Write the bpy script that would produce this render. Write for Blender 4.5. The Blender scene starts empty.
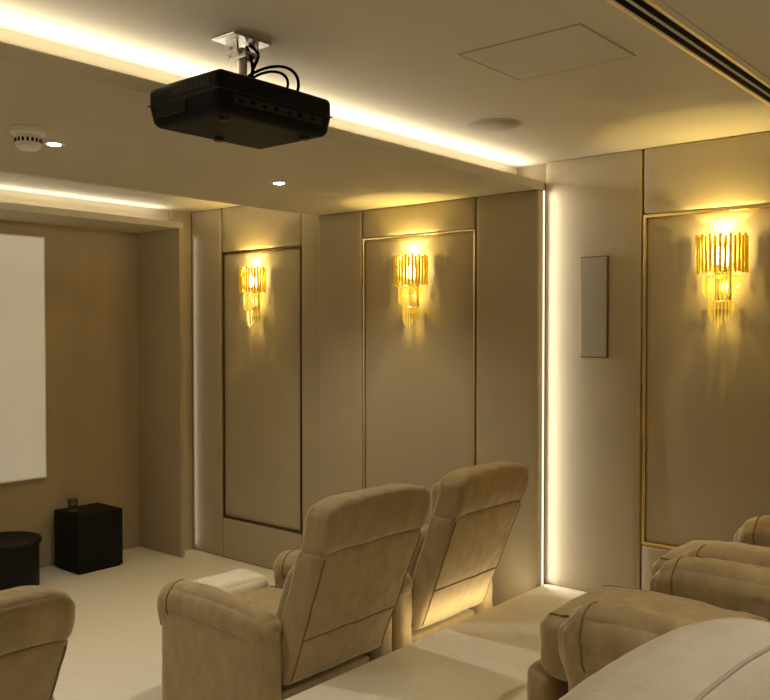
import bpy, bmesh, math, random
from mathutils import Vector, Matrix, noise as mnoise
random.seed(7)
S=bpy.context.scene
COL=S.collection
S.view_settings.view_transform='Standard'
EYE=1.89; PLAT=.355; LOWC=2.728; HIGHC=2.895
XW=4.64      # right wall backing plane
YF=6.50      # front (screen) wall
YP=2.63      # platform edge
YB=-2.4; XL=-1.9

# ------------------------------------------------------------------ materials
def mat(name, col, rough=.6, metal=0, noise=0, nscale=8, bump=0, bscale=200, sheen=0, emit=None, estr=0, trans=0, stretch=None, col2=None, spec=None, bdist=.01):
    m=bpy.data.materials.new(name); m.use_nodes=True
    nt=m.node_tree; b=nt.nodes['Principled BSDF']
    b.inputs['Base Color'].default_value=(*col,1)
    b.inputs['Roughness'].default_value=rough
    b.inputs['Metallic'].default_value=metal
    if spec is not None: b.inputs['Specular IOR Level'].default_value=spec
    if sheen:
        b.inputs['Sheen Weight'].default_value=sheen
        b.inputs['Sheen Roughness'].default_value=.35
        b.inputs['Sheen Tint'].default_value=(1,.88,.68,1)
    if trans: b.inputs['Transmission Weight'].default_value=trans
    if emit:
        b.inputs['Emission Color'].default_value=(*emit,1)
        b.inputs['Emission Strength'].default_value=estr
    tc=nt.nodes.new('ShaderNodeTexCoord'); mp=nt.nodes.new('ShaderNodeMapping')
    nt.links.new(tc.outputs['Object'],mp.inputs['Vector'])
    if stretch: mp.inputs['Scale'].default_value=stretch
    if noise:
        n=nt.nodes.new('ShaderNodeTexNoise'); n.inputs['Scale'].default_value=nscale; n.inputs['Detail'].default_value=6
        nt.links.new(mp.outputs[0],n.inputs['Vector'])
        r=nt.nodes.new('ShaderNodeValToRGB')
        c2=col2 or tuple(c*(1-noise) for c in col)
        r.color_ramp.elements[0].position=.28; r.color_ramp.elements[1].position=.72
        r.color_ramp.elements[0].color=(*c2,1); r.color_ramp.elements[1].color=(*[min(1,c*(1+noise*.4)) for c in col],1)
        nt.links.new(n.outputs['Fac'],r.inputs['Fac']); nt.links.new(r.outputs['Color'],b.inputs['Base Color'])
    if bump:
        n2=nt.nodes.new('ShaderNodeTexNoise'); n2.inputs['Scale'].default_value=bscale; n2.inputs['Detail'].default_value=4
        n2.inputs['Distortion'].default_value=.6
        nt.links.new(mp.outputs[0],n2.inputs['Vector'])
        bp=nt.nodes.new('ShaderNodeBump'); bp.inputs['Strength'].default_value=bump; bp.inputs['Distance'].default_value=bdist
        nt.links.new(n2.outputs['Fac'],bp.inputs['Height']); nt.links.new(bp.outputs[0],b.inputs['Normal'])
    return m
WALLC=(.45,.375,.25)
M_panel=mat('panel_suede',WALLC,.75,noise=.05,nscale=3,bump=.12,bscale=140,sheen=.15,bdist=.005)
M_wall=mat('wall_paint',(.28,.225,.14),.85,noise=.08)
M_front=mat('screen_wall_fabric',(.47,.38,.25),.85,noise=.08,nscale=6,stretch=(1,1,.12),bump=.2,bscale=60)
M_ceil=mat('ceiling_paint',(.54,.485,.37),.85,noise=.03,nscale=2)
M_carpet=mat('carpet',(.85,.79,.67),.95,noise=.05,nscale=30,bump=.5,bscale=160,sheen=.2)
M_gold=mat('brushed_gold',(1.0,.76,.34),.25,metal=1,noise=.08,nscale=30)
M_bronze=mat('dark_bronze',(.20,.13,.06),.4,metal=1)
M_velvet=mat('velvet_tan',(.37,.27,.135),.85,noise=.20,nscale=16,bump=.6,bscale=14,sheen=.9,bdist=.012,stretch=(1,1,.55))
M_velvet_l=mat('velvet_light',(.47,.41,.32),.85,noise=.10,nscale=14,bump=.5,bscale=40,sheen=.4,bdist=.006)
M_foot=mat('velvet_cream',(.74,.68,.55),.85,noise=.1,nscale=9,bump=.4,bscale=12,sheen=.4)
M_pipe=mat('velvet_piping',(.16,.11,.05),.85)
M_pp=mat('pale_piping',(.34,.29,.22),.85)
M_black=mat('black_plastic',(.004,.004,.0045),.55,bump=.05,bscale=300,spec=.12)
M_blackm=mat('black_matte',(.002,.002,.002),.8,spec=.05)
M_blackw=mat('black_lacquer',(.005,.0045,.0045),.55,noise=.2,spec=.25)
M_silver=mat('silver_metal',(.6,.58,.54),.35,metal=1)
M_white=mat('white_plastic',(.88,.85,.78),.5)
M_screen_glow=mat('screen_fabric_glow',(.86,.82,.72),.8,noise=.01,emit=(1,.92,.76),estr=.17)  # weak emission stands in for light falling on the screen; it is no lamp
M_led=mat('led_strip',(1,.9,.7),.5,emit=(1,.93,.78),estr=1.6)
M_ledv=mat('led_strip_soft',(1,.9,.7),.5,emit=(1,.94,.80),estr=1.0)
M_ledf=mat('led_strip_faint',(1,.9,.7),.5,emit=(1,.94,.78),estr=.7)
M_bulb=mat('bulb',(1,.9,.7),.5,emit=(1,.90,.58),estr=35)
M_down=mat('downlight_lens',(1,.95,.85),.5,emit=(1,.95,.85),estr=40)
M_crystal_glow=mat('crystal_painted_glow',(1,.90,.52),.03,trans=1.0,emit=(1,.64,.06),estr=.16)  # bulb light in the crystal is put into the material as weak emission
M_goldtube_glow=mat('gold_tube',(.88,.58,.07),.30,metal=1,emit=(1,.57,.01),estr=.18)  # slight emission gives the metal tubes a painted glow
M_speaker=mat('speaker_grille',(.38,.325,.235),.8,bump=.6,bscale=600,spec=.2)
M_glass=mat('glass',(.45,.42,.36),.05,trans=.95)
M_amber=mat('dark_wax',(.10,.07,.04),.5)

# ------------------------------------------------------------------ helpers
def finish(bm,name,m,smooth=True,parent=None,loc=None):
    me=bpy.data.meshes.new(name); bm.normal_update(); bm.to_mesh(me); bm.free()
    if smooth:
        for p in me.polygons: p.use_smooth=True
    me.materials.append(m)
    o=bpy.data.objects.new(name,me); COL.objects.link(o)
    if loc: o.location=loc
    if parent: o.parent=parent
    return o
def add_box(bm,lo,hi,bev=0):
    r=bmesh.ops.create_cube(bm,size=1)
    vs=r['verts']
    for v in vs:
        v.co=Vector(((lo[i]+hi[i])/2+(hi[i]-lo[i])*v.co[i] for i in range(3)))
    if bev:
        es=list({e for v in vs for e in v.link_edges})
        bmesh.ops.bevel(bm,geom=es,offset=bev,segments=3,affect='EDGES',profile=.5)
def box(name,lo,hi,m,bev=0,parent=None,origin=None,smooth=False):
    bm=bmesh.new(); o=Vector(origin) if origin else Vector([(lo[0]+hi[0])/2,(lo[1]+hi[1])/2,lo[2]])
    if parent and origin is None: o=Vector((0,0,0))
    add_box(bm,Vector(lo)-o,Vector(hi)-o,bev)
    return finish(bm,name,m,smooth,parent,o)
def struct(o): o['kind']='structure'; return o
def label(o,l,c,g=None):
    o['label']=l; o['category']=c
    if g: o['group']=g
    return o
def soft_map(lo,hi,r,puff,deform,wr,crease):
    """u in [-1,1]^3 on the cube surface -> point on the upholstered block"""
    lo=Vector(lo);hi=Vector(hi);c=(lo+hi)/2;h=(hi-lo)/2
    rr=min(r,h.x,h.y,h.z)
    def f(u):
        p=Vector((u[i]*h[i] for i in range(3)))
        q=Vector((max(-(h[i]-rr),min(h[i]-rr,p[i])) for i in range(3)))
        d=p-q
        if d.length>1e-7: p=q+d.normalized()*rr
        nrm=d.normalized() if d.length>1e-7 else Vector((0,0,0))
        pf=Vector((0,0,0))
        for i in range(3):
            j,k=(i+1)%3,(i+2)%3
            pf[i]=puff[i]*(1-u[j]**2)*(1-u[k]**2)*u[i]
        p=p+pf
        w=c+p
        if wr:
            k1=mnoise.noise_vector(Vector((w.x*5,w.y*5,w.z*9)))
            k2=mnoise.noise_vector(Vector((w.x*13,w.y*13+7,w.z*20)))
            p=p+(k1*1.0+k2*.45)*wr
        if crease:
            rg=1-abs(mnoise.noise(Vector((w.x*5.5+3,w.y*9,w.z*5.5+1))))*2.2
            if rg>0: p=p-nrm*crease*rg**4
        if deform: p=deform(p,u)
        return c+p
    return f
def soft(name,lo,hi,r,m,n=9,puff=(0,0,0),deform=None,parent=None,origin=(0,0,0),loc=None,wr=0,crease=0,seams=(),sm=None,sr=.005):
    f=soft_map(lo,hi,r,puff,deform,wr,crease)
    bm=bmesh.new(); bmesh.ops.create_cube(bm,size=2)
    bmesh.ops.subdivide_edges(bm,edges=bm.edges[:],cuts=n,use_grid_fill=True)
    og=Vector(origin)
    for v in bm.verts:
        u=Vector((math.sin(v.co[i]*math.pi/2) for i in range(3)))
        v.co=f(u)-og
    o=finish(bm,name,m,True,parent,loc if loc is not None else None)
    for pts,closed in seams:
        tube('seam',[f(Vector(p)) for p in pts],sr,sm or M_pipe,closed=closed,parent=parent)
    return o
def ring_y(uy,n=14):
    L=[]
    for k in range(n): L.append((-1+2*k/n,uy,1))
    for k in range(n): L.append((1,uy,1-2*k/n))
    for k in range(n): L.append((1-2*k/n,uy,-1))
    for k in range(n): L.append((-1,uy,-1+2*k/n))
    return (L,True)
def line_u(a,b,n=24): 
    return ([tuple(a[i]+(b[i]-a[i])*k/n for i in range(3)) for k in range(n+1)],False)
def add_tube(bm,pts,r,closed=False,seg=8):
    pts=[Vector(p) for p in pts]; n=len(pts); rings=[]
    up=Vector((0,0,1)); prev=None
    for i,p in enumerate(pts):
        a=pts[(i-1)%n] if (closed or i>0) else p
        b=pts[(i+1)%n] if (closed or i<n-1) else p
        t=(b-a).normalized()
        if prev is None:
            x=t.cross(up)
            if x.length<.1: x=t.cross(Vector((1,0,0)))
        else: x=prev-t*prev.dot(t)
        x.normalize(); prev=x; y=t.cross(x)
        rings.append([bm.verts.new(p+(x*math.cos(k*2*math.pi/seg)+y*math.sin(k*2*math.pi/seg))*r) for k in range(seg)])
    for i in range(n if closed else n-1):
        A=rings[i];B=rings[(i+1)%n]
        for k in range(seg):
            bm.faces.new((A[k],A[(k+1)%seg],B[(k+1)%seg],B[k]))
    if not closed:
        bm.faces.new(rings[0][::-1]); bm.faces.new(rings[-1])
def tube(name,pts,r,m,closed=False,seg=8,parent=None):
    bm=bmesh.new(); add_tube(bm,pts,r,closed,seg); bmesh.ops.recalc_face_normals(bm,faces=bm.faces[:])
    return finish(bm,name,m,True,parent)
def lathe(name,prof,m,seg=40,parent=None,loc=None,closed=False):
    bm=bmesh.new(); rings=[]
    for (r,z) in prof:
        rings.append([bm.verts.new((max(r,1e-4)*math.cos(2*math.pi*k/seg),max(r,1e-4)*math.sin(2*math.pi*k/seg),z)) for k in range(seg)])
    prs=list(zip(rings,rings[1:]))
    if closed: prs.append((rings[-1],rings[0]))
    for a,b in prs:
        for k in range(seg): bm.faces.new((a[k],a[(k+1)%seg],b[(k+1)%seg],b[k]))
    if not closed:
        bm.faces.new(rings[0][::-1]); bm.faces.new(rings[-1])
    bmesh.ops.recalc_face_normals(bm,faces=bm.faces[:])
    o=finish(bm,name,m,True,parent,loc)
    md=o.modifiers.new('es','EDGE_SPLIT'); md.split_angle=math.radians(40)
    return o
def empty(name,loc):
    e=bpy.data.objects.new(name,None); e.empty_display_size=.1; e.location=loc; COL.objects.link(e); return e
def dup(root,loc,rotz=None,lab=None,mats=None):
    r=root.copy(); COL.objects.link(r); r.location=loc
    if rotz is not None: r.rotation_euler=(0,0,rotz)
    if lab: r['label']=lab
    for c in root.children:
        k=c.copy(); COL.objects.link(k); k.parent=r
        for c2 in c.children:
            k2=c2.copy(); COL.objects.link(k2); k2.parent=k
    return r
def light(name,kind,loc,energy,col,rot=(0,0,0),size=None,sizey=None,spot=None,rad=None,blend=.6,spread=None):
    l=bpy.data.lights.new(name,kind); l.energy=energy; l.color=col
    if kind=='AREA':
        l.shape='RECTANGLE'; l.size=size; l.size_y=sizey
        if spread: l.spread=spread
    if spot: l.spot_size=spot; l.spot_blend=blend
    if rad is not None: l.shadow_soft_size=rad
    o=bpy.data.objects.new(name,l); o.location=loc; o.rotation_euler=rot; COL.objects.link(o); return o
WARM=(1,.92,.75)

# ------------------------------------------------------------------ room shell
struct(box('floor',(XL,YB,-.1),(XW+.1,YF+.1,0),M_carpet))
struct(box('wall_right',(XW,YB,0),(XW+.1,YF+.1,3.0),M_wall))
struct(box('wall_left',(XL-.1,YB,0),(XL,YF+.1,3.0),M_panel))
struct(box('wall_back',(XL,YB-.1,0),(XW,YB,3.0),M_panel))
struct(box('wall_front',(XL,YF,0),(XW,YF+.1,3.0),M_front))
struct(box('ceiling',(XL,YB,HIGHC),(XW,YF,HIGHC+.1),M_ceil))
def slabs(name,boxes,m,bev=.003):
    bm=bmesh.new()
    for lo,hi in boxes: add_box(bm,lo,hi,0)
    return finish(bm,name,m,False)
struct(slabs('trim_1',[((XL,2.635,LOWC),(XW,4.50,LOWC+.05)),((XL,2.85,LOWC+.05),(XW,4.30,HIGHC))],M_ceil))
struct(slabs('trim_2',[((XL,5.90,LOWC),(4.40,YF,LOWC+.05)),((XL,6.10,LOWC+.05),(4.40,YF,HIGHC))],M_ceil))
pf=struct(box('floor_platform',(XL,YB,0),(XW,YP,PLAT),M_carpet,bev=.02))
struct(box('trim_3',(4.36,5.902,0),(4.40,YF,LOWC),M_panel,bev=.004))
struct(box('trim_4',(4.40,6.06,0),(XW,YF,HIGHC),M_panel))

def led(name,lo,hi,lab,m=None):
    o=box(name,lo,hi,m or M_led); label(o,lab,'led strip'); return o
led('led_strip',(XL+.02,2.80,LOWC+.0505),(XW-.02,2.815,LOWC+.062),'warm white strip light glowing in ceiling cove of dropped beam')
led('led_strip',(XL+.02,4.34,LOWC+.0505),(XW-.02,4.355,LOWC+.062),'warm white strip light hidden on screen side of dropped beam')
led('led_strip',(XL+.02,6.05,LOWC+.0505),(4.38,6.065,LOWC+.062),'warm white strip light in cove above the projection screen')
cx=(XL+XW)/2
light('cove_light','AREA',(cx,2.78,LOWC+.075),20,WARM,(math.radians(180-35),0,math.pi),6.4,.03)
light('cove_light','AREA',(cx,4.38,LOWC+.075),12,WARM,(math.radians(180-35),0,0),6.4,.03)
light('cove_light','AREA',(cx-.15,6.03,LOWC+.075),13,WARM,(math.radians(180-35),0,math.pi),6.1,.03)

# ------------------------------------------------------------------ upholstered wall panels
def panel(y0,y1,z0,z1,xf,lab,r=.014):
    c=Vector((XW-.009,(y0+y1)/2,z0))
    o=soft('upholstered_panel',(xf,y0+.0015,z0+.001),(XW-.009,y1-.0015,z1-.001),r,M_panel,n=11,puff=(.005,0,0),origin=c,loc=c)
    label(o,lab,'wall panel','padded wall panels'); return o
def inset(y0,y1,z0,z1,xf,mframe,lab,glab,w=.0125):
    c=Vector((XW-.009,(y0+y1)/2,z0))
    o=soft('upholstered_panel',(xf,y0+w+.003,z0+w+.003),(XW-.009,y1-w-.003,z1-w-.003),.010,M_panel,n=11,puff=(.006,0,0),origin=c,loc=c)
    label(o,lab,'wall panel','padded wall panels')
    bm=bmesh.new(); xa=xf-.010; a=.002
    for lo,hi in [((xa,y0+a,z0+a),(XW-.009,y0+a+w,z1-a)),((xa,y1-a-w,z0+a),(XW-.009,y1-a,z1-a)),
                  ((xa,y0+a+w,z1-a-w),(XW-.009,y1-a-w,z1-a)),((xa,y0+a+w,z0+a),(XW-.009,y1-a-w,z0+a+w))]:
        add_box(bm,Vector(lo)-c,Vector(hi)-c,.002)
    f=finish(bm,'frame_trim',mframe,False); f.parent=o
    f['label']=glab
X1=4.595;X2=4.535;X3=4.60
PT=2.53
panel(5.655,6.055,0,HIGHC,X1,'tall taupe padded wall panel beside the lit pillar')
panel(4.505,4.715,0,HIGHC,X1,'narrow tall taupe padded wall panel between two framed panels')
panel(4.72,5.65,PT+.0,HIGHC,X1,'taupe padded panel above the dark framed wall panel')
panel(4.72,5.65,0,.335,X1,'taupe padded panel at skirting below dark framed panel')
inset(4.72,5.65,.335,PT,X1+.012,M_bronze,'tall taupe framed wall panel carrying a crystal sconce near the screen','dark bronze frame trim')
panel(4.045,4.48,0,LOWC,X2,'tall taupe padded wall panel under the dropped beam')
panel(2.635,3.085,0,LOWC,X2,'tall taupe padded wall panel next to light slot and recliners')
panel(3.09,4.04,PT,LOWC,X2,'taupe padded panel above gold framed wall panel')
panel(3.09,4.04,0,.335,X2,'taupe padded panel low on wall behind the recliners')
inset(3.09,4.04,.335,PT,X2+.012,M_gold,'tall taupe gold framed wall panel with sconce under the dropped beam','polished gold frame trim')
panel(2.020,2.630,PLAT,HIGHC,X3,'tall taupe padded wall panel carrying a slim speaker')
panel(1.12,2.015,PT,HIGHC,X3,'taupe padded panel above the large gold framed panel')
panel(1.12,2.015,PLAT,.69,X3,'taupe padded panel above platform carpet under gold frame')
inset(1.12,2.015,.69,PT,X3+.012,M_gold,'tall taupe gold framed wall panel above raised platform','polished gold frame trim',.018)
panel(.5,1.115,PLAT,HIGHC,X3,'tall taupe padded wall panel beside rear recliners')
panel(-1.2,.495,PLAT,HIGHC,X3,'wide taupe padded wall panel behind rear recliners')

led('led_strip',(4.586,2.6312,.002),(4.602,2.6345,LOWC-.002),'vertical warm white strip light in slot between wall panels',M_ledv)
light('slot_light','AREA',(4.566,2.626,(PLAT+LOWC)/2),4.8,(1,.94,.80),(math.radians(90),0,math.radians(184)),.03,LOWC-PLAT-.03,spread=math.radians(100))
led('led_strip',(4.486,6.04,.002),(4.500,6.055,LOWC-.002),'thin vertical warm white strip light behind the pillar',M_ledf)
light('slot_light','AREA',(4.575,6.03,LOWC/2),.4,(1,.94,.80),(math.radians(90),0,math.radians(190)),.02,LOWC-.1,spread=math.radians(110))

# ------------------------------------------------------------------ projection screen
sc=empty('projection_screen',(1.79,YF,.72)); label(sc,'large white framed projection screen on beige brown fabric wall','projection screen')
box('screen_frame',(-1.70,-.045,0),(1.70,-.002,1.905),M_white,bev=.006,parent=sc)
box('screen_surface',(-1.685,-.05,.015),(1.685,-.0455,1.89),M_screen_glow,parent=sc)

# ------------------------------------------------------------------ sconces
def build_sconce(loc):
    s=empty('wall_sconce',loc)
    box('backplate',(-.010,-.035,.10),(0,.035,.44),M_gold,bev=.004,parent=s)
    def oval(rx,ry,a): return (-(.018+rx*math.cos(a)),ry*math.sin(a))
    def ring(rx,ry,z):
        pts=[(*oval(rx,ry,math.radians(t)),z) for t in range(-90,91,9)]
        tube('tier_ring',pts,.0035,M_gold,parent=s)
    ring(.088,.108,.30); ring(.088,.108,.44); ring(.068,.084,.270); ring(.046,.055,.14)
    for z0,zz in((.30,.088),(.44,.088),(.270,.068),(.14,.046)):
        tube('ring_arm',[(0,0,z0),(-.018-zz,0,z0)],.004,M_gold,parent=s)
    def rod(nm,x,y,z0,z1,r,m,seg):
        bm=bmesh.new(); add_tube(bm,[(x,y,z0),(x,y,z1)],r,False,seg); bmesh.ops.recalc_face_normals(bm,faces=bm.faces[:])
        o=finish(bm,nm,m,seg>6,s)
    def drop(x,y,z0,z1,r):
        bm=bmesh.new(); prof=[(r*.8,z1),(r,z1-.006),(r,z0+.018),(r*.15,z0)]
        rs=[[bm.verts.new((x+q*math.cos(k*math.pi/3),y+q*math.sin(k*math.pi/3),z)) for k in range(6)] for q,z in prof]
        for A,B in zip(rs,rs[1:]):
            for k in range(6): bm.faces.new((A[k],A[(k+1)%6],B[(k+1)%6],B[k]))
        bm.faces.new(rs[0][::-1]); bm.faces.new(rs[-1]); bmesh.ops.recalc_face_normals(bm,faces=bm.faces[:])
        finish(bm,'crystal_rod',M_crystal_glow,False,s)
    N=17
    for i in range(N):
        a=math.radians(-90+180*i/(N-1)); x,y=oval(.10,.127,a)
        up=.006*(1 if i%2 else -1)
        rod('gold_tube',x,y,.286+(.006 if i%2 else 0),.482+up,.0080,M_goldtube_glow,12)
    for i in range(15):
        a=math.radians(-88+176*i/14); x,y=oval(.074,.092,a)
        drop(x,y,.135+.06*abs(i-7)/7,.280,.0050)
    for i in range(11):
        a=math.radians(-86+172*i/10); x,y=oval(.050,.062,a)
        drop(x,y,-.002+.08*abs(i-5)/5,.148,.0048)
    lathe('bulb',[(0.001,.33),(.012,.335),(.018,.36),(.018,.40),(.008,.425),(.001,.43)],M_bulb,16,parent=s,loc=(-.045,0,0))
    return s
ZS=1.898
s1=build_sconce((X3+.002,1.575,ZS))
g='crystal wall sconces'
label(s1,'gold tube and amber crystal wall sconce above rear platform','wall sconce',g)
s2=dup(s1,(X2+.002,3.585,ZS),lab='gold tube and amber crystal wall sconce under dropped beam')
s3=dup(s1,(X1+.002,5.23,ZS),lab='gold tube and amber crystal wall sconce by the projection screen')
for (x,y) in((X3,1.575),(X2,3.585),(X1,5.23)):
    light('sconce_light','POINT',(x-.06,y,ZS+.445),3.4,(1,.76,.24),rad=.004)
    light('sconce_light','POINT',(x-.08,y,ZS+.505),1.5,(1,.75,.23),rad=.004)
    light('sconce_light','SPOT',(x-.06,y,ZS+.45),9,(1,.74,.20),(math.pi,math.radians(0),0),spot=math.radians(105),rad=.004,blend=.25)
    light('sconce_light','SPOT',(x-.085,y,ZS+.27),24,(1,.72,.17),(0,math.radians(18),0),spot=math.radians(90),rad=.02,blend=.4)
    light('sconce_light','POINT',(x-.06,y,ZS+.22),1.4,(1,.70,.16),rad=.004)

sp=empty('wall_speaker',(X3+.002,2.30,1.73)); label(sp,'slim tall recessed wall speaker with mesh grille','speaker')
box('speaker_frame',(-.014,-.087,0),(0,.087,.585),M_bronze,bev=.004,parent=sp)
box('grille',(-.019,-.080,.007),(-.0145,.080,.578),M_speaker,bev=.002,parent=sp)

# ------------------------------------------------------------------ ceiling fittings
cs=empty('ceiling_speaker',(3.594,2.347,HIGHC)); label(cs,'round flush white ceiling speaker with mesh grille','speaker')
lathe('speaker_rim',[(.001,-.0005),(.133,-.0005),(.132,-.003),(.120,-.004),(.001,-.004)],M_ceil,48,parent=cs)
lathe('grille',[(.001,-.0042),(.122,-.0042),(.120,-.0055),(.001,-.006)],mat('ceiling_grille',(.40,.36,.28),.8,bump=.5,bscale=600),48,parent=cs)
ah=empty('access_hatch',(2.81,1.60,HIGHC)); label(ah,'square painted ceiling access hatch','ceiling hatch')
bm=bmesh.new(); a,b=.215,.245; w=.003
for lo,hi in [((-a,-b,-.003),(a,-b+w,0)),((-a,b-w,-.003),(a,b,0)),((-a,-b+w,-.003),(-a+w,b-w,0)),((a-w,-b+w,-.003),(a,b-w,0))]: add_box(bm,lo,hi)
finish(bm,'hatch_frame',mat('hatch_gap',(.36,.30,.20),.8),False,ah)
box('hatch_panel',(-a+.006,-b+.006,-.003),(a-.006,b-.006,-.0005),M_ceil,parent=ah)
av=empty('linear_air_vent',(2.9,1.150,HIGHC)); label(av,'long linear slot air diffuser with black slots and gold edging','air vent')
L=1.72
box('vent_frame',(-L,-.075,-.003),(L,.062,-.0005),M_ceil,parent=av)
for yy in(-.024,.016):
    box('vent_slot',(-L+.01,yy-.012,-.0045),(L-.01,yy+.012,-.0031),M_blackm,parent=av)
box('vent_bar',(-L+.01,-.007,-.005),(L-.01,-.001,-.0031),M_ceil,parent=av)
M_goldm=mat('satin_gold',(.90,.72,.38),.55,metal=.5)
box('vent_edge',(-L,.036,-.005),(L,.048,-.0031),M_goldm,parent=av)
box('vent_edge',(-L,-.054,-.005),(L,-.042,-.0031),M_goldm,parent=av)
sd=empty('smoke_detector',(1.806,3.47,LOWC)); label(sd,'round white smoke detector with slotted sensor','smoke detector')
lathe('base',[(.001,-.0005),(.070,-.0005),(.070,-.022),(.062,-.030),(.001,-.030)],M_white,40,parent=sd)
lathe('sensor_cap',[(.001,-.0305),(.050,-.0305),(.054,-.042),(.050,-.074),(.036,-.088),(.001,-.092)],M_white,40,parent=sd)
bm=bmesh.new()
for k in range(18):
    t=2*math.pi*k/18
    r=bmesh.ops.create_cube(bm,size=1)
    for v in r['verts']:
        p=Vector((v.co.x*.004+.0530,v.co.y*.008,v.co.z*.016-.052))
        v.co=Matrix.Rotation(t,3,'Z')@p
finish(bm,'sensor_slot',M_blackm,False,sd)
def build_down(loc):
    d=empty('downlight_or_fill',loc)
    lathe('trim_ring',[(.029,-.0005),(.045,-.0005),(.045,-.004),(.040,-.006),(.030,-.006)],M_white,32,parent=d,closed=True)
    lathe('lens',[(.001,-.0006),(.0285,-.0006),(.0285,-.007),(.020,-.010),(.001,-.011)],M_down,24,parent=d)
    return d
d0=build_down((2.02,3.65,LOWC)); label(d0,'small round recessed ceiling downlight, lit, some added as fill','downlight','recessed ceiling downlights')
pos=[(3.376,3.64,LOWC),(.65,3.65,LOWC),(-.7,3.65,LOWC),(-1.2,.6,HIGHC),(1.0,-.9,HIGHC),(3.4,-.9,HIGHC),(-1.2,-1.6,HIGHC),(2.35,.15,HIGHC)]  # high-ceiling ones are unseen, added as ambient fill
for p in pos: dup(d0,p)
for p in [(2.02,3.65,LOWC)]+pos:
    light('downlight_or_fill_beam','SPOT',(p[0],p[1],p[2]-.02),46 if p[2]==LOWC else 68,(1,.925,.77),(0,0,0),spot=math.radians(122),rad=.03)  # spots at the high ceiling belong to the added fill

# ------------------------------------------------------------------ projector
pj=empty('ceiling_projector',(1.99,2.33,HIGHC)); label(pj,'black projector hanging from ceiling on silver mount','projector')
zt=-.185; zb=-.320
def pdef(p,u):
    k=1-.05*max(0,-u.z); return Vector((p.x*k,p.y*k,p.z+ (.010*(1-u.x**2)*(1-u.y**2) if u.z>0 else 0)))
soft('projector_body',(-.255,-.19,zb),(.255,.19,zt),.022,M_black,n=21,deform=pdef,parent=pj)
M_dgrey=mat('dark_grey_plastic',(.010,.010,.011),.5,spec=.3)
box('shell_joint',(-.2555,-.1905,zb+.071),(.2555,.1905,zb+.0735),M_dgrey,parent=pj)
box('rear_connector_plate',(-.20,-.192,zb+.034),(.20,-.186,zb+.060),M_dgrey,bev=.002,parent=pj)
bm=bmesh.new()
for i,x in enumerate((-.17,-.12,-.07,-.02,.04,.09,.15)):
    add_box(bm,(x-.009,-.1940,zb+.040),(x+.009,-.1922,zb+.048+(.006 if i%2 else 0)),.0005)
finish(bm,'connector_port',M_blackm,False,pj)
bm=bmesh.new()
for k in range(16): add_box(bm,(-.2575,-.14+k*.012,zb+.088),(-.2545,-.134+k*.012,zb+.118))
finish(bm,'side_air_vent',M_dgrey,False,pj)
bm=bmesh.new()
for k in range(5): add_box(bm,(-.2575,-.02,zb+.026+k*.009),(-.2535,.14,zb+.030+k*.009))
finish(bm,'side_grille',M_dgrey,False,pj)
bm=bmesh.new(); bmesh.ops.create_cone(bm,cap_ends=True,segments=32,radius1=.052,radius2=.048,depth=.05,matrix=Matrix.Translation((.08,.205,-.252))@Matrix.Rotation(math.radians(90),4,'X'))
finish(bm,'lens_barrel',M_blackm,True,pj)
for fx,fy in((-.18,-.12),(.18,-.12),(0,.13)):
    lathe('foot',[(.018,zb-.010),(.02,zb+.004),(.001,zb+.005)],M_dgrey,20,parent=pj,loc=(fx,fy,0))
box('ceiling_plate',(-.085,-.06,-.010),(.085,.06,-.0005),M_silver,bev=.004,parent=pj)
bm=bmesh.new()
for sx in(-1,1):
    add_box(bm,(sx*.045-.004,-.03,-.055),(sx*.045+.004,.03,-.010),.001)
    add_box(bm,(sx*.022-.003,-.045,-.070),(sx*.022+.003,.045,-.056),.001)
add_box(bm,(-.049,-.006,-.046),(.049,.006,-.034),.001)
add_box(bm,(-.03,-.046,-.058),(.03,-.036,-.050),.001)
add_box(bm,(-.03,.036,-.058),(.03,.046,-.050),.001)
finish(bm,'mount_bracket',M_silver,False,pj)
lathe('mount_pole',[(.017,-.165),(.017,-.03),(.001,-.03)],M_silver,24,parent=pj)
box('mount_plate',(-.09,-.08,-.178),(.09,.08,-.168),M_blackm,bev=.003,parent=pj)
bm=bmesh.new()
for sx,sy in((-1,-1),(1,-1),(-1,1),(1,1)):
    add_tube(bm,[(sx*.01,sy*.01,-.14),(sx*.08,sy*.06,-.162),(sx*.13,sy*.10,-.174)],.007)
finish(bm,'spider_arm',M_blackm,True,pj)
def bez(p0,p1,p2,p3,n=18):
    out=[]
    for i in range(n+1):
        t=i/n; out.append(tuple(p0[k]*(1-t)**3+3*p1[k]*t*(1-t)**2+3*p2[k]*t*t*(1-t)+p3[k]*t**3 for k in range(3)))
    return out
tube('cable',bez((.03,0,-.01),(.09,-.06,-.05),(-.06,-.05,-.12),(.02,-.06,-.165)),.006,M_blackm,parent=pj)
tube('cable',bez((.0,-.03,-.13),(.05,-.14,-.07),(.14,-.16,-.10),(.10,-.17,-.186)),.0055,M_blackm,parent=pj)
tube('cable',bez((.01,-.03,-.14),(.03,-.10,-.10),(.10,-.15,-.11),(.06,-.16,-.186)),.005,M_blackm,parent=pj)
tube('cable',bez((.02,0,-.02),(-.02,-.06,-.06),(.07,.0,-.10),(.0,-.03,-.15)),.006,M_blackm,parent=pj)

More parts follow.
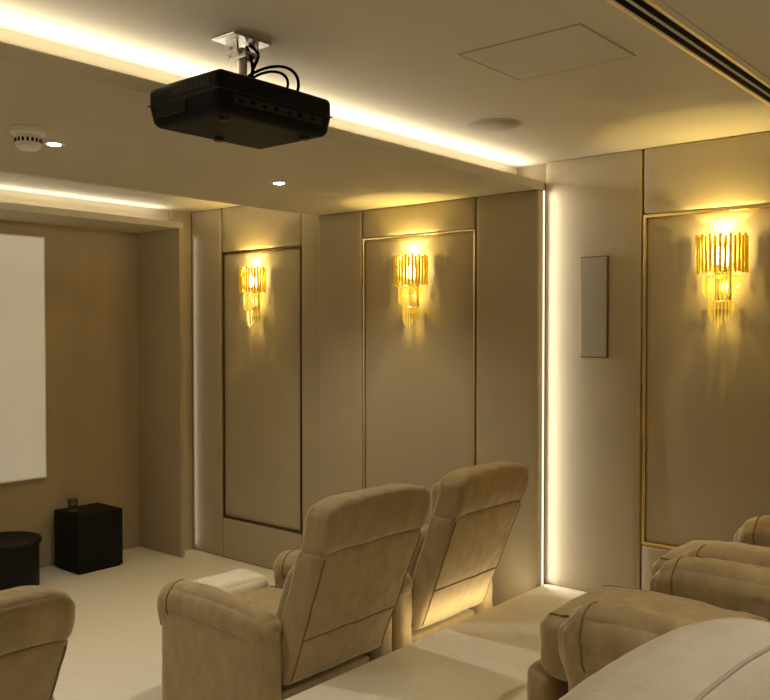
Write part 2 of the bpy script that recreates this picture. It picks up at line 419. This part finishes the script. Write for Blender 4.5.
# ------------------------------------------------------------------ side tables
tb=empty('cube_side_table',(3.725,6.25,0)); label(tb,'black square cube side table on cream carpet','side table')
box('table_body',(-.195,-.18,.012),(.195,.18,.462),M_blackw,bev=.004,parent=tb)
box('plinth',(-.18,-.165,0),(.18,.165,.0115),M_blackm,parent=tb)
rt=empty('round_side_table',(2.98,6.16,0)); label(rt,'black round drum side table beneath the screen','side table')
lathe('table_drum',[(.24,0),(.25,.02),(.25,.335),(.001,.3355)],M_blackw,56,parent=rt)
lathe('table_top',[(.262,.336),(.268,.342),(.268,.362),(.262,.368),(.001,.368)],M_blackw,56,parent=rt)
gl=empty('candle_glass',(3.60,6.27,.4622)); label(gl,'small dark candle in clear glass tumbler on black table','candle')
lathe('glass_cup',[(.001,0),(.036,0),(.040,.01),(.042,.095),(.039,.095),(.036,.016),(.001,.016)],M_glass,28,parent=gl)
lathe('wax',[(.001,.017),(.034,.017),(.036,.055),(.001,.056)],M_amber,24,parent=gl)

# ------------------------------------------------------------------ recliners
def build_recliner(loc,foot=True,ztop=1.16,rnd=.03,M=None,gro=.22,W=.345,armw=.074,armtop=.665,armt=0,armr=.076,armf=.47,wr=.004,seatz=.485,seatw=.295,seatf=.44,cr=.006,rec=.34,roll=.002,armpuff=.016):
    M=M or M_velvet
    R=empty('recliner',loc)
    box('base_frame',(-.30,-.30,.0),(.30,.34,.26),M,bev=.02,parent=R,smooth=True)
    z0,z1=.30,ztop; y0,y1=-.35,-.19; Ht=z1-z0
    def lean(x,y,z,ux=0,uy=0):
        t=(z-z0)/Ht
        w=1-.09*max(0,1-1.2*t)
        yy=y-rec*t+.8*max(0,t-.78)**2
        zz=z-rnd*max(0,(abs(ux)-.55)/.45)**2*max(0,min(1,(t-.5)*2))
        return Vector((x*w,yy,zz))
    def sect(name,za,zb_,W_=W,ya=y0,yb=y1,r=.05,pf=(.004,.008,.004),n=23,seams=(),flat=False):
        c=Vector((0,(ya+yb)/2,(za+zb_)/2))
        def d(p,u):
            a=c+p
            return lean(a.x,a.y,a.z,u.x if za>z0+.1 else 0,u.y)-c
        return soft(name,(-W_,ya,za),(W_,yb,zb_),r,M,n=n,puff=pf,deform=d,parent=R,wr=wr,crease=cr*.5,seams=seams,sr=.004)
    zs=ztop-gro
    xs=1-.020/W
    sect('backrest',z0,zs+.008,n=31,pf=(.005,.005,.0),r=.030,seams=[line_u((-xs,-1,-.9),(-xs,-1,.9)),line_u((xs,-1,-.9),(xs,-1,.9)),line_u((-xs,-1,-.28),(xs,-1,-.28))])
    sect('headrest_roll',zs-.008,ztop,n=27,pf=(roll,roll,.008),r=.040,W_=W,ya=y0,yb=y1+.010)
    soft('headrest',(-.27,-.47-(rec-.32),.86+(ztop-1.15)),(.27,-.36-(rec-.32),1.08+(ztop-1.15)),.05,M,n=13,puff=(0,.015,0),parent=R,wr=wr)
    soft('lumbar_cushion',(-.28,-.27,.46),(.28,-.14,.84+(ztop-1.15)),.06,M,n=11,puff=(0,.015,0),parent=R,wr=wr,deform=lambda p,u:Vector((p.x,p.y-(rec*.47)*(u.z+1)/2,p.z)))
    soft('seat_cushion',(-seatw,-.16,.255),(seatw,seatf,seatz),.065,M,n=25,puff=(0,.01,.04),parent=R,wr=wr*1.3,crease=cr,seams=[line_u((-.86,-.6,1),(-.86,.9,1)),line_u((.86,-.6,1),(.86,.9,1))])
    for sx in(-1,1):
        soft('arm_panel',(sx*.382-.066,-.33,.02),(sx*.382+.066,armf-.04,armtop-.10),.04,M,n=21,puff=(.006,.01,0),parent=R,wr=wr*.8,crease=cr*.5)
        def pad(p,u):
            f=max(0,u.y)
            z=p.z-.03*f**4-.025*max(0,-u.y)**2
            k=1+.05*math.exp(-((u.y-.86)/.16)**2)
            if u.z<0: z+=u.z*.06*max(0,(f-.55)/.45)**1.5
            return Vector((p.x*k,p.y,z))
        soft('arm_pad',(sx*.382-armw,-.34,armtop-.165-armt),(sx*.382+armw,armf,armtop),armr,M,n=35,puff=(.004,.014,armpuff),deform=pad,parent=R,wr=wr*1.3,crease=cr,seams=[ring_y(.70)],sr=.004)
    if foot:
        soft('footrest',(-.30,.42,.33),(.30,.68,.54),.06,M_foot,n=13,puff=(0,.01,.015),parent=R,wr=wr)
    else:
        soft('footrest',(-.255,seatf-.06,.05),(.255,seatf+.05,.29),.04,M,n=13,puff=(0,.015,0),parent=R,wr=wr)
    return R
FY=3.13; RY=1.06
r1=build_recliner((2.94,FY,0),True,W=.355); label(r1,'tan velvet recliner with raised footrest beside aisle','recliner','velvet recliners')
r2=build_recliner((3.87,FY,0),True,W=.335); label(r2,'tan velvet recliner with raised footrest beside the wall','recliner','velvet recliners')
r3=build_recliner((1.10,FY,0),False,1.085,.03,gro=.17,roll=.014); label(r3,'tan velvet recliner across the aisle on lower carpet','recliner','velvet recliners')
r4=dup(r3,(.15,FY,0),lab='tan velvet recliner on lower carpet beside its twin')
r5=build_recliner((3.03,RY,PLAT),False,armw=.090,armt=.05,armr=.085,armtop=.615,armf=.37,wr=.006,seatz=.50,seatw=.262,seatf=.56,cr=.008,rec=.50,ztop=1.10,armpuff=.022); label(r5,'tan velvet recliner on raised platform beside aisle','recliner','velvet recliners')
r6=dup(r5,(4.04,RY,PLAT),lab='tan velvet recliner on raised platform beside the wall')
# pale sofa nearest the viewer
R7=empty('sofa',(1.17,.83,PLAT)); label(R7,'beige upholstered sofa on raised platform seen from behind','sofa')
def arch(k,lean):
    def f(p,u):
        t=(u.z+1)/2
        return Vector((p.x,p.y-lean*t,p.z-k*t*abs(u.x)**2.4))
    return f
soft('backrest',(-.64,-.30,.22),(.64,-.05,1.035),.115,M_velvet_l,n=61,puff=(.01,.012,.010),deform=arch(.08,.14),parent=R7,wr=.004,crease=.002,
     seams=[line_u((-.95,-.72,1),(.95,-.72,1),40)],sm=M_pp,sr=.0035)
box('base_frame',(-.56,-.27,0),(.56,.25,.22),M_velvet_l,bev=.02,parent=R7,smooth=True)
for sx in(-1,1):
    soft('seat_cushion',(sx*.27-.265,-.03,.23),(sx*.27+.265,.30,.44),.07,M_velvet_l,n=13,puff=(0,.01,.02),parent=R7,wr=.006)
    soft('arm',(sx*.61-.075,-.25,.0),(sx*.61+.075,.27,.54),.07,M_velvet_l,n=13,puff=(.005,.005,.01),parent=R7,wr=.006)

led('led_strip',(XL+.1,YP+.001,PLAT-.045),(XW-.12,YP+.010,PLAT-.03),'warm strip light under the platform edge behind recliners',M_ledv)
light('riser_light','AREA',(3.95,YP+.014,PLAT-.03),2.2,(1,.84,.50),(math.radians(90+30),0,0),1.0,.02)

w=bpy.data.worlds.new('World'); S.world=w; w.use_nodes=True
w.node_tree.nodes['Background'].inputs[0].default_value=(.5,.4,.25,1); w.node_tree.nodes['Background'].inputs[1].default_value=.1
cam=bpy.data.cameras.new('Camera'); co=bpy.data.objects.new('Camera',cam); COL.objects.link(co)
co.location=(0,0,EYE); co.rotation_euler=(math.radians(90-1.32),0,math.radians(-49.8))
cam.sensor_width=36; cam.sensor_fit='HORIZONTAL'; cam.lens=40.44; cam.clip_start=.02
S.camera=co
